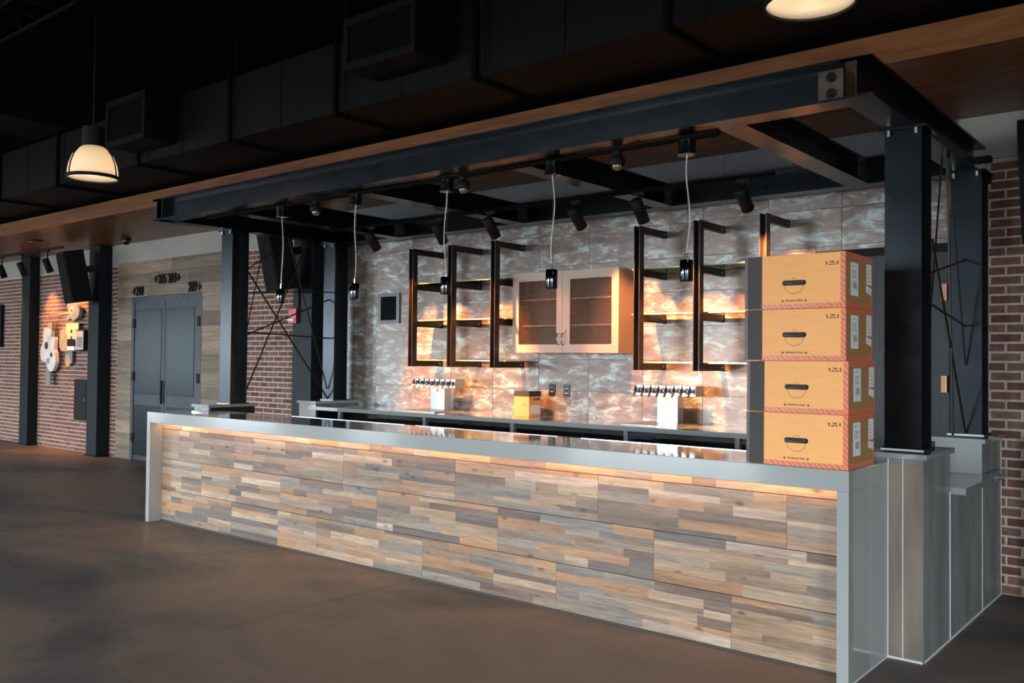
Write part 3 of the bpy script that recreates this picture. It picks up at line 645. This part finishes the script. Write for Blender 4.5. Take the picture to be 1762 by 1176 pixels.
sb = thing('small_box', (2.9, 2.25, BZ), 'small orange cardboard box with dark lid band on the back counter', 'box')
bxx0, bxx1, byy0, byy1 = 2.80, 2.985, 2.24, 2.42
bx('body', card, sb, bxx0, bxx1, byy0, byy1, BZ, BZ+.19); bx('lid', card_dark, sb, bxx0-.002, bxx1+.002, byy0-.002, byy1+.002, BZ+.19, BZ+.24)
bx('label_sticker', sticker, sb, bxx1, bxx1+.0012, byy0+.012, byy1-.012, BZ+.02, BZ+.105)
ik = B()
for k in range(3): ik.box(bxx1, bxx1+.001, byy0+.075+.035*k, byy0+.095+.035*k, BZ+.15, BZ+.175)
ik.obj('printed_marks', ink, sb)
bx('printed_marks', greyink, sb, 2.915, 2.94, byy0-.0008, byy0, BZ+.1, BZ+.118)

def plate(x0, x1, z0, z1, label, face):
    p = thing('wall_outlet', ((x0+x1)/2, T, z0), label, 'outlet')
    bx('plate', base('outlet_plate_'+face, srgb(60, 60, 62) if face == 'grey' else srgb(18, 18, 19), .4)[0], p, x0, x1, T-.007, T, z0, z1, bevel=.002)
    xm, w = (x0+x1)/2, (x1-x0)
    for z in (z0+.037, z1-.037):
        r = bx('socket', blackmat, p, xm-.018, xm+.018, T-.009, T-.007, z-.017, z+.017, bevel=.001)
        bx('insert', sticker if face == 'grey' else greyink, r, xm-.014, xm+.014, T-.0098, T-.009, z-.004, z+.006)
plate(3.005, 3.085, 1.262, 1.378, 'black outlet plate on the tiles above the small box', 'black')
plate(3.183, 3.262, 1.252, 1.372, 'grey outlet plate with white inserts right of the black one', 'grey')
v = thing('wall_vent', (.70, T, 2.01), 'square louvred vent with grey frame on the tiled wall', 'vent')
B().box(.52, .57, T-.018, T, 2.01, 2.36).box(.83, .88, T-.018, T, 2.01, 2.36).box(.57, .83, T-.018, T, 2.01, 2.05).box(.57, .83, T-.018, T, 2.32, 2.36).obj('frame', base('vent_grey', srgb(92, 92, 92), .4, .5)[0], v)
bx('backing', deckm, v, .57, .83, T-.003, T, 2.05, 2.32)
for k in range(14): B()._add([(.57, T-.016, 2.056+.019*k), (.83, T-.016, 2.056+.019*k), (.83, T-.004, 2.066+.019*k), (.57, T-.004, 2.066+.019*k), (.57, T-.016, 2.059+.019*k), (.83, T-.016, 2.059+.019*k), (.83, T-.004, 2.069+.019*k), (.57, T-.004, 2.069+.019*k)], [(0,3,2,1),(4,5,6,7),(0,1,5,4),(1,2,6,5),(2,3,7,6),(3,0,4,7)]).obj('slat', blackmat, v)

# ------------------------------------------------------------------ the stack of four big boxes
def big_box(x0, y0, z0, rz, label, h=.272):
    w, dpt = .535, .41
    p = thing('cardboard_box', (x0, y0, z0), label, 'box', 'stacked cardboard boxes on the bar')
    X = lambda v: x0+v; Y = lambda v: y0+v; Z = lambda v: z0+v
    body = bx('body', card, p, X(0), X(w), Y(0), Y(dpt), Z(0.001), Z(h), bevel=.004)
    bx('end_face', card_side, p, X(w), X(w+.001), Y(.004), Y(dpt-.004), Z(.004), Z(h-.004))
    bx('dark_band', card_dark, p, X(-.001), X(.095), Y(-.0015), Y(dpt+.001), Z(.003), Z(h-.002))
    bx('dark_tape', base('maroon_tape', srgb(60, 34, 34), .4)[0] if 'maroon_tape' not in MATS else MATS['maroon_tape'], p, X(-.0025), X(.016), Y(-.0025), Y(dpt+.001), Z(.003), Z(h-.002))
    tp = B().box(X(.095), X(w+.0005), Y(-.0012), Y(.0), Z(.001), Z(.026)).box(X(w-.024), X(w+.0012), Y(-.0014), Y(.012), Z(.026), Z(h-.003)).box(X(w), X(w+.0022), Y(-.0012), Y(dpt), Z(.001), Z(.028)).box(X(w), X(w+.0022), Y(.0), Y(dpt), Z(h-.03), Z(h-.001)).box(X(w), X(w+.0022), Y(dpt-.012), Y(dpt+.001), Z(.028), Z(h-.03))
    tp.obj('printed_tape', tape, p)
    hd = B(); cx, cz = X(.27), Z(.135)
    hd.prism([(cx+a, Y(-.0009), cz+b) for a, b in [(.064*math.copysign(1, math.cos(t))+.0-(.014*math.copysign(1, math.cos(t)))+.014*math.cos(t), .014*math.sin(t)) for t in [math.pi*2*k/20+.01 for k in range(20)]]], (0, .0009, 0))
    ho = hd.obj('handle_slot', ink, p)
    B().tube([(cx-.052, Y(-.003), cz+.002), (cx-.03, Y(-.011), cz-.003), (cx, Y(-.013), cz-.004), (cx+.03, Y(-.011), cz-.003), (cx+.052, Y(-.003), cz+.002)], .0085, 8).obj('handle', base('black_strap', srgb(52, 52, 54), .35)[0] if 'black_strap' not in MATS else MATS['black_strap'], p)
    arc = B()
    arc.tube([(cx+.05*math.cos(t), Y(-.0004), cz-.012-.045*math.sin(t)) for t in [math.pi*k/14 for k in range(15)]], .0012, 6)
    arc.tube([(cx+.014*math.cos(t), Y(-.0004), cz+.014+.012*math.sin(t)) for t in [math.pi*k/8 for k in range(9)]], .0011, 6)
    arc.obj('handle_crease', card_side, p)
    mk = B()
    for a in (-.062, .062): mk.prism([(cx+a-.007, Y(-.001), Z(.037)), (cx+a+.007, Y(-.001), Z(.037)), (cx+a, Y(-.001), Z(.049))], (0, .001, 0))
    for a in (.440, .496): mk.box(X(a-.0022), X(a+.0022), Y(-.001), Y(0), Z(.217), Z(.229)); mk.prism([(X(a-.006), Y(-.001), Z(.229)), (X(a+.006), Y(-.001), Z(.229)), (X(a), Y(-.001), Z(.237))], (0, .001, 0))
    tag(mk.obj('printed_arrows', ink, p), kind='stuff')
    text_obj('printed_text', 'Lift Here to Open', ink, p, (cx, Y(-.0006), Z(.039)), .0125, .0004, bold=.0003)
    text_obj('printed_text', 'THIS', ink, p, (X(.468), Y(-.0006), Z(.229)), .0115, .0004, bold=.0004)
    text_obj('printed_text', 'WAY UP', ink, p, (X(.468), Y(-.0006), Z(.217)), .0095, .0004, bold=.0004)
    s1 = bx('label_sticker', sticker, p, X(w+.001), X(w+.0022), Y(.075), Y(.185), Z(.065), Z(.235))
    s2 = bx('label_sticker', sticker, p, X(w+.001), X(w+.0022), Y(.318), Y(.396), Z(.135), Z(.245)); s3 = B().prism([(X(w+.001), Y(.312), Z(.095)), (X(w+.001), Y(.392), Z(.08)), (X(w+.001), Y(.396), Z(.118)), (X(w+.001), Y(.316), Z(.13))], (.0012, 0, 0)).obj('label_sticker', sticker, p)
    q = B()
    for k in range(10): q.box(X(w+.0022), X(w+.0028), Y(.105+.006*k), Y(.108+.006*k), Z(.1), Z(.135))
    for k in range(5): q.box(X(w+.0022), X(w+.0028), Y(.09), Y(.16-.01*(k % 3)), Z(.155+.009*k), Z(.158+.009*k))
    q.box(X(w+.0022), X(w+.0028), Y(.095), Y(.13), Z(.215), Z(.219)); q.obj('label_print', greyink, s1)
    q = B()
    for k in range(4): q.box(X(w+.0022), X(w+.0028), Y(.33), Y(.38-.008*k), Z(.15+.02*k), Z(.153+.02*k))
    q.obj('label_print', greyink, s2)
    p.rotation_euler = (0, 0, rz)
xb = 6.235
for i, (dx, dy, rz, zb, hh, lab) in enumerate(((0.008, .012, .010, 1.067, .276, 'bottom cardboard box of the stack, resting on the bar top'), (.010, .012, .006, 1.344, .270, 'second cardboard box from the bottom of the stack on the bar'),
        (-.002, .008, .008, 1.615, .270, 'third cardboard box from the bottom of the stack on the bar'), (-.004, .010, .004, 1.886, .284, 'top cardboard box of the stack on the bar'))):
    big_box(xb+dx, dy, zb, rz, lab, hh)

# ------------------------------------------------------------------ room numbers over the double door
def sign(label, items, loc):
    s = thing('room_number_sign', loc, label, 'sign')
    for it in items:
        if it[0] == 't': text_obj('numeral', it[1], blackmat, s, (it[2], W-.037, it[3]), .205, .010, xs=.74, bold=.003)
        else:
            x, z, k = it[1:]
            B().prism([(x, W-.045, z+.055), (x+.055*k, W-.045, z), (x, W-.045, z-.055), (x-.02*k, W-.045, z)], (0, .018, 0)).obj('arrow', blackmat, s)
sign('black number 210 with left arrow above the door', [('a', -5.09, 2.62, -1), ('t', '210', -4.93, 2.55)], (-5.0, W-.04, 2.55))
sign('black numbers 205 and 204 with arrows centred above the door', [('a', -4.44, 2.78, -1), ('t', '205', -4.27, 2.705), ('t', '204', -3.99, 2.705), ('a', -3.83, 2.775, 1)], (-4.15, W-.04, 2.705))
sign('black number 209 with right arrow above the door', [('t', '209', -3.43, 2.55), ('a', -3.26, 2.61, 1)], (-3.36, W-.04, 2.55))

# ------------------------------------------------------------------ speakers, alarm, wall box, screen
def speaker(x1, z0, z1, yb, label, yaw=.10, tilt=.19, w=.44, d=.36, arm=.15):
    c = Vector((x1-w/2, yb, z0)); M = Matrix.Translation(c) @ Matrix.Rotation(-yaw, 4, 'Z') @ Matrix.Rotation(tilt, 4, 'X')
    s = thing('loudspeaker', c, label, 'speaker', 'loudspeakers on the wall columns')
    h = (z1-z0)
    B().prism([(-w/2, 0, 0), (-w/2+.03, d, 0), (w/2-.03, d, 0), (w/2, 0, 0)], (0, 0, h)).obj('cabinet', blackmat, s, bevel=.006, mtx=M)
    B().box(-w/2+.012, w/2-.012, -.012, 0, .012, h-.012).obj('grille', ductm, s, bevel=.006, mtx=M)
    B().box(-.04, .04, d, d+arm, h*.56, h*.68).obj('bracket', steel, s, mtx=M)
    return s
speaker(-5.82, 2.43, 3.24, 1.95, 'large black loudspeaker tilted down on the column left of the door', yaw=.17, d=.30)
speaker(-0.50, 2.40, 3.12, 1.95, 'large black loudspeaker tilted down behind the left bar columns', yaw=.30, d=.28)
speaker(7.606, 2.40, 3.21, 2.18, 'black loudspeaker cut by the right picture edge above the brick', yaw=0.0, d=.12, arm=.1)
wall_column(7.23, 7.58, 2.33, 'dark steel column just beyond the right picture edge')
a = thing('fire_alarm', (-.79, 2.33, 2.03), 'red fire alarm strobe on the column behind the bar', 'alarm')
bx('housing', redplastic, a, -.87, -.71, 2.285, 2.33, 2.03, 2.22, bevel=.008); bx('strobe', clearlens, a, -.85, -.73, 2.262, 2.285, 2.06, 2.085, bevel=.006)
B().cyl((-.70, 2.315, 2.2), (-.70, 2.315, 2.55), .012, 8).obj('conduit', colpaint, a)
e = thing('wall_cabinet_box', (-6.87, W, .55), 'small black wall box low on the brick beside the column', 'wall box')
bx('housing', blackmat, e, -6.92, -6.46, W-.10, W-.012, .54, 1.22, bevel=.006); bx('door', blackmat, e, -6.89, -6.49, W-.108, W-.10, .57, 1.19, bevel=.004); bx('latch', brushed, e, -6.53, -6.51, W-.115, W-.108, .86, .90)
s = thing('wall_screen', (-10.6, W, 1.75), 'flat black screen on the brick wall at the far left', 'screen')
bx('bezel', blackmat, s, -11.3, -10.06, W-.07, W-.012, 1.76, 2.57, bevel=.006); bx('panel', screen, s, -11.27, -10.09, W-.073, W-.07, 1.79, 2.54)

# ------------------------------------------------------------------ instrument-shaped wall art
def px(p_): return p_
g = thing('guitar_wall_art', (-8.2, W, 1.1), 'white guitar-shaped metal cutout hanging on the brick wall', 'wall art')
def blob(pts, y, m, name, parent, t=.012):
    return B().prism([(x, y, z) for x, z in pts], (0, t, 0)).obj(name, m, parent)
def smooth(pts, n=5):
    out = []; k = len(pts)
    for i in range(k):
        p0, p1, p2, p3 = [pts[(i+j-1) % k] for j in range(4)]
        for s_ in range(n):
            t = s_/n; out.append(tuple(.5*((2*p1[c])+(-p0[c]+p2[c])*t+(2*p0[c]-5*p1[c]+4*p2[c]-p3[c])*t*t+(-p0[c]+3*p1[c]-3*p2[c]+p3[c])*t**3) for c in (0, 1)))
    return out
gb = blob(smooth([(-8.010, 2.10), (-7.760, 2.04), (-7.750, 1.93), (-7.620, 1.92), (-7.630, 1.72), (-7.580, 1.64), (-7.580, 1.45), (-7.720, 1.33), (-7.860, 1.38), (-7.960, 1.50), (-8.120, 1.52), (-8.170, 1.70), (-8.070, 1.83), (-8.070, 1.98)]), W-.13, artwhite, 'body', g, .06)
B().cyl((-7.930, W-.131, 1.78), (-7.930, W-.135, 1.78), .065, 24).obj('sound_hole', ink, gb); B().cyl((-7.730, W-.131, 1.62), (-7.730, W-.135, 1.62), .042, 20).obj('sound_hole', ink, gb)
bx('bridge', greyink, gb, -7.900, -7.800, W-.136, W-.13, 1.47, 1.56); bx('neck', artgrey, g, -7.950, -7.790, W-.12, W-.10, 1.10, 1.40); bx('mount', blackmat, g, -7.890, -7.840, W-.10, W-.012, 1.3, 1.8); bx('headstock', arttan, g, -7.920, -7.760, W-.11, W-.09, 2.05, 2.18)
k = thing('keyboard_wall_art', (-7.25, W, 1.45), 'tan keyboard and record-player collage art beside the column', 'wall art')
b0 = blob(smooth([(-7.490, 2.05), (-7.230, 2.08), (-6.930, 2.05), (-6.750, 1.90), (-6.750, 1.70), (-6.930, 1.69), (-7.330, 1.69), (-7.510, 1.72), (-7.550, 1.9)]), W-.08, arttan, 'board', k, .05)
bx('print_card', artcream, k, -7.260, -6.810, W-.10, W-.085, 1.98, 2.16); B().cyl((-7.030, W-.11, 1.98), (-7.030, W-.085, 1.98), .17, 28).obj('disc', artcream, k); B().cyl((-7.030, W-.115, 2.02), (-7.030, W-.111, 2.02), .03, 14).obj('eyelet', ink, k); B().cyl((-7.030, W-.115, 1.91), (-7.030, W-.111, 1.91), .03, 14).obj('eyelet', ink, k)
bx('recess', blackmat, k, -7.180, -6.910, W-.113, W-.085, 1.77, 1.89)
for q in range(7): bx('piano_key', sticker, k, -7.175+.038*q, -7.142+.038*q, W-.116, W-.085, 1.70, 1.765)
bx('bracket', artgrey, k, -7.330, -7.080, W-.07, W-.05, 1.48, 1.69); B().cyl((-7.230, W-.076, 1.52), (-7.230, W-.05, 1.52), .1, 20).obj('round_tab', arttan, k)
bx('radio_case', blackmat, k, -6.78, -6.50, W-.15, W-.012, 1.69, 2.04, bevel=.01); bx('radio_front', artpink, k, -6.77, -6.51, W-.158, W-.15, 1.71, 2.02); bx('radio_window', artgrey, k, -6.73, -6.55, W-.162, W-.158, 1.75, 1.92)
m_ = thing('bird_wall_art', (-7.2, W, 2.2), 'grey bird-shaped instrument art below the left loudspeaker', 'wall art')
b1 = blob(smooth([(-7.180, 2.49), (-6.900, 2.50), (-6.740, 2.38), (-6.800, 2.25), (-6.960, 2.20), (-7.060, 2.24), (-7.180, 2.20), (-7.240, 2.24), (-7.140, 2.32)]), W-.12, artgrey, 'body', m_, .06)
B().cyl((-7.000, W-.121, 2.37), (-7.000, W-.126, 2.37), .065, 20).obj('eye_ring', artcream, b1); B().cyl((-7.000, W-.126, 2.37), (-7.000, W-.130, 2.37), .03, 16).obj('eye', redplastic, b1)
B().cyl((-7.100, W-.10, 2.33), (-7.980, W-.24, 2.28), .022, 10, .008).obj('beak', arttan, m_); bx('mount', blackmat, m_, -6.980, -6.880, W-.06, W-.012, 2.3, 2.4)
# track and spots over the art
rl = B().box(-10.6, -6.6, 2.06, 2.10, 3.36, 3.385).obj('track_rail', blackmat); tag(rl, 'black lighting track under the wooden soffit at left', 'track')
track_head(-7.15, 2.08, 3.36, (-7.0, W, 1.9), 'black spotlight on the left track beside the loudspeaker', 'spotlights over the wall art', ln=.24, r=.055, power=230, angle=80, zc=3.12)
track_head(-9.0, 2.08, 3.36, (-8.9, W, 1.9), 'black spotlight on the left track at the picture edge', 'spotlights over the wall art', ln=.24, r=.055, power=120, angle=56, zc=3.12)
track_head(-8.15, 2.08, 3.36, (-7.9, W, 1.9), 'black spotlight on the left track before the leftmost column', 'spotlights over the wall art', ln=.24, r=.055, power=150, angle=76, zc=3.12)
dt = thing('ceiling_sensor', (-6.17, 1.47, 3.36), 'small dark rectangular fitting on the wooden soffit', 'ceiling fitting')
bx('plate', blackmat, dt, -6.30, -6.05, 1.40, 1.55, 3.37, 3.385, bevel=.003); bx('cover', greyink, dt, -6.28, -6.17, 1.42, 1.53, 3.362, 3.37)
dc = thing('dome_camera', (-4.72, 2.18, 3.3), 'small dark dome camera on the soffit above the double door', 'camera')
B().cyl((-4.72, 2.18, 3.345), (-4.72, 2.18, 3.385), .07, 24).obj('mount', blackmat, dc); B().lathe((-4.72, 2.18, 3.345), [(.055, 0), (.052, -.03), (.036, -.055), (.0, -.066)], 20).obj('dome', blackgloss, dc)

# ------------------------------------------------------------------ ducts and ceiling cloud
DY0, DY1, DZ0, DZ1 = .2, 1.3, 3.62, 4.2
du = thing('air_duct', (1, .7, DZ0), 'long black rectangular air duct under the dark ceiling', 'duct')
fx = [-10.6, -9.0, -7.4, -5.8, -4.15, -2.5, -.62, 1.04, 2.56, 4.09, 5.64, 7.2, 8.8, 10.4]
for a, b in zip(fx, fx[1:]):
    bx('duct_section', ductm, du, a+.004, b-.004, DY0, DY1, DZ0, DZ1); bx('flange', deckm, du, b-.02, b+.02, DY0-.028, DY1+.028, DZ0-.028, DZ1+.028)
    bx('seam', ductm, du, (a+b)/2-.006, (a+b)/2+.006, DY0-.006, DY0, DZ0, DZ1)
for x0, x1, z0, z1 in ((-.62, .11, 3.74, 4.15), (3.08, 3.81, 3.79, 4.13), (-5.4, -4.7, 3.74, 4.13)):
    db = bx('diffuser_box', ductm, du, x0, x1, -.14, DY0, z0-.02, z1+.02)
    B().box(x0-.02, x1+.02, -.155, -.14, z0-.03, z0+.03).box(x0-.02, x1+.02, -.155, -.14, z1-.03, z1+.03).box(x0-.02, x0+.03, -.155, -.14, z0+.03, z1-.03).box(x1-.03, x1+.02, -.155, -.14, z0+.03, z1-.03).obj('grille_frame', ductm, db)
    bx('grille_opening', deckm, db, x0+.03, x1-.03, -.142, -.14, z0+.03, z1-.03)
for x in (1.15, 2.7, 4.2, -.4, -2.3, 5.9):
    B().cyl((x, DY0-.03, DZ0-.06), (x, DY0-.03, CEIL), .006, 6).obj('hanger_rod', ductm, du)
cd = thing('branch_duct', (-2.4, -2.2, 4.1), 'black branch duct crossing toward the long duct at upper left', 'duct')
for y0, y1 in ((-6.0, -4.4), (-4.4, -2.8), (-2.8, -1.3), (-1.3, .165)): bx('duct_section', ductm, cd, -3.0, -2.15, y0+.004, y1-.004, 4.22, 4.62)
cl = thing('ceiling_cloud', (-.6, -2.9, 4.3), 'dark egg-crate ceiling grid panel at upper left', 'ceiling grid')
for i in range(12): bx('louver', ductm, cl, -1.95+.31*i, -1.94+.31*i, -4.4, -1.44, 4.3, 4.4)
for i in range(11): bx('cross_louver', ductm, cl, -1.95, 1.46, -4.4+.296*i, -4.39+.296*i, 4.3, 4.4)
bx('frame_rail', ductm, cl, -2.0, 1.5, -1.44, -1.42, 4.28, 4.42)
for x in (-1.5, -.2, .8): B().cyl((x, -1.43, 4.4), (x, -1.43, CEIL), .006, 6).obj('hanger_rod', blackmat, cl)

# ------------------------------------------------------------------ dome lamps
def dome_lamp(x, y, z, label):
    p = thing('dome_lamp', (x, y, z), label, 'ceiling lamp', 'dome lamps hanging from the dark ceiling'); R = .2
    B().lathe((x, y, z), [(R, .0), (R*.985, .05), (R*.93, .11), (R*.80, .18), (R*.60, .235), (R*.42, .26), (R*.415, .256), (R*.59, .230), (R*.79, .175), (R*.915, .108), (R*.97, .05), (R*.985, 0)], 40, closed=True).obj('shade', shade_m, p)
    B().lathe((x, y, z), [(R*.99, .012), (R*1.05, .012), (R*1.06, -.002), (R*1.05, -.016), (R*.985, -.014)], 40, closed=True).obj('rim', blackmat, p)
    for k in range(3):
        t = .6+2.094*k; B().tube([(x+r*1.03*math.cos(t), y+r*1.03*math.sin(t), z+h) for r, h in ((R, .0), (R*.985, .05), (R*.93, .11), (R*.80, .18), (R*.60, .235), (R*.42, .262))], .005, 6).obj('rib', blackmat, p)
    B().cyl((x, y, z+.255), (x, y, z+.42), R*.44, 24).obj('ballast', blackmat, p); bx('junction_box', blackmat, p, x-.15, x-.08, y-.03, y+.03, z+.29, z+.38)
    B().cyl((x, y, z+.42), (x, y, CEIL), .009, 8).obj('stem', blackmat, p)
    B().lathe((x, y, z+.075), [(0, 0), (.045, .02), (.055, .06), (.035, .11), (.02, .15), (0, .15)], 16).obj('bulb', lamp_glow, p)
    point('dome_lamp_light', (x, y, z+.03), 2.3, (1.0, .74, .46), .05)
dome_lamp(.85, -.98, 3.10, 'dome lamp with ribbed glass shade hanging at upper left')
dome_lamp(6.78, -.50, 3.262, 'dome lamp cut by the top edge of the picture at right')
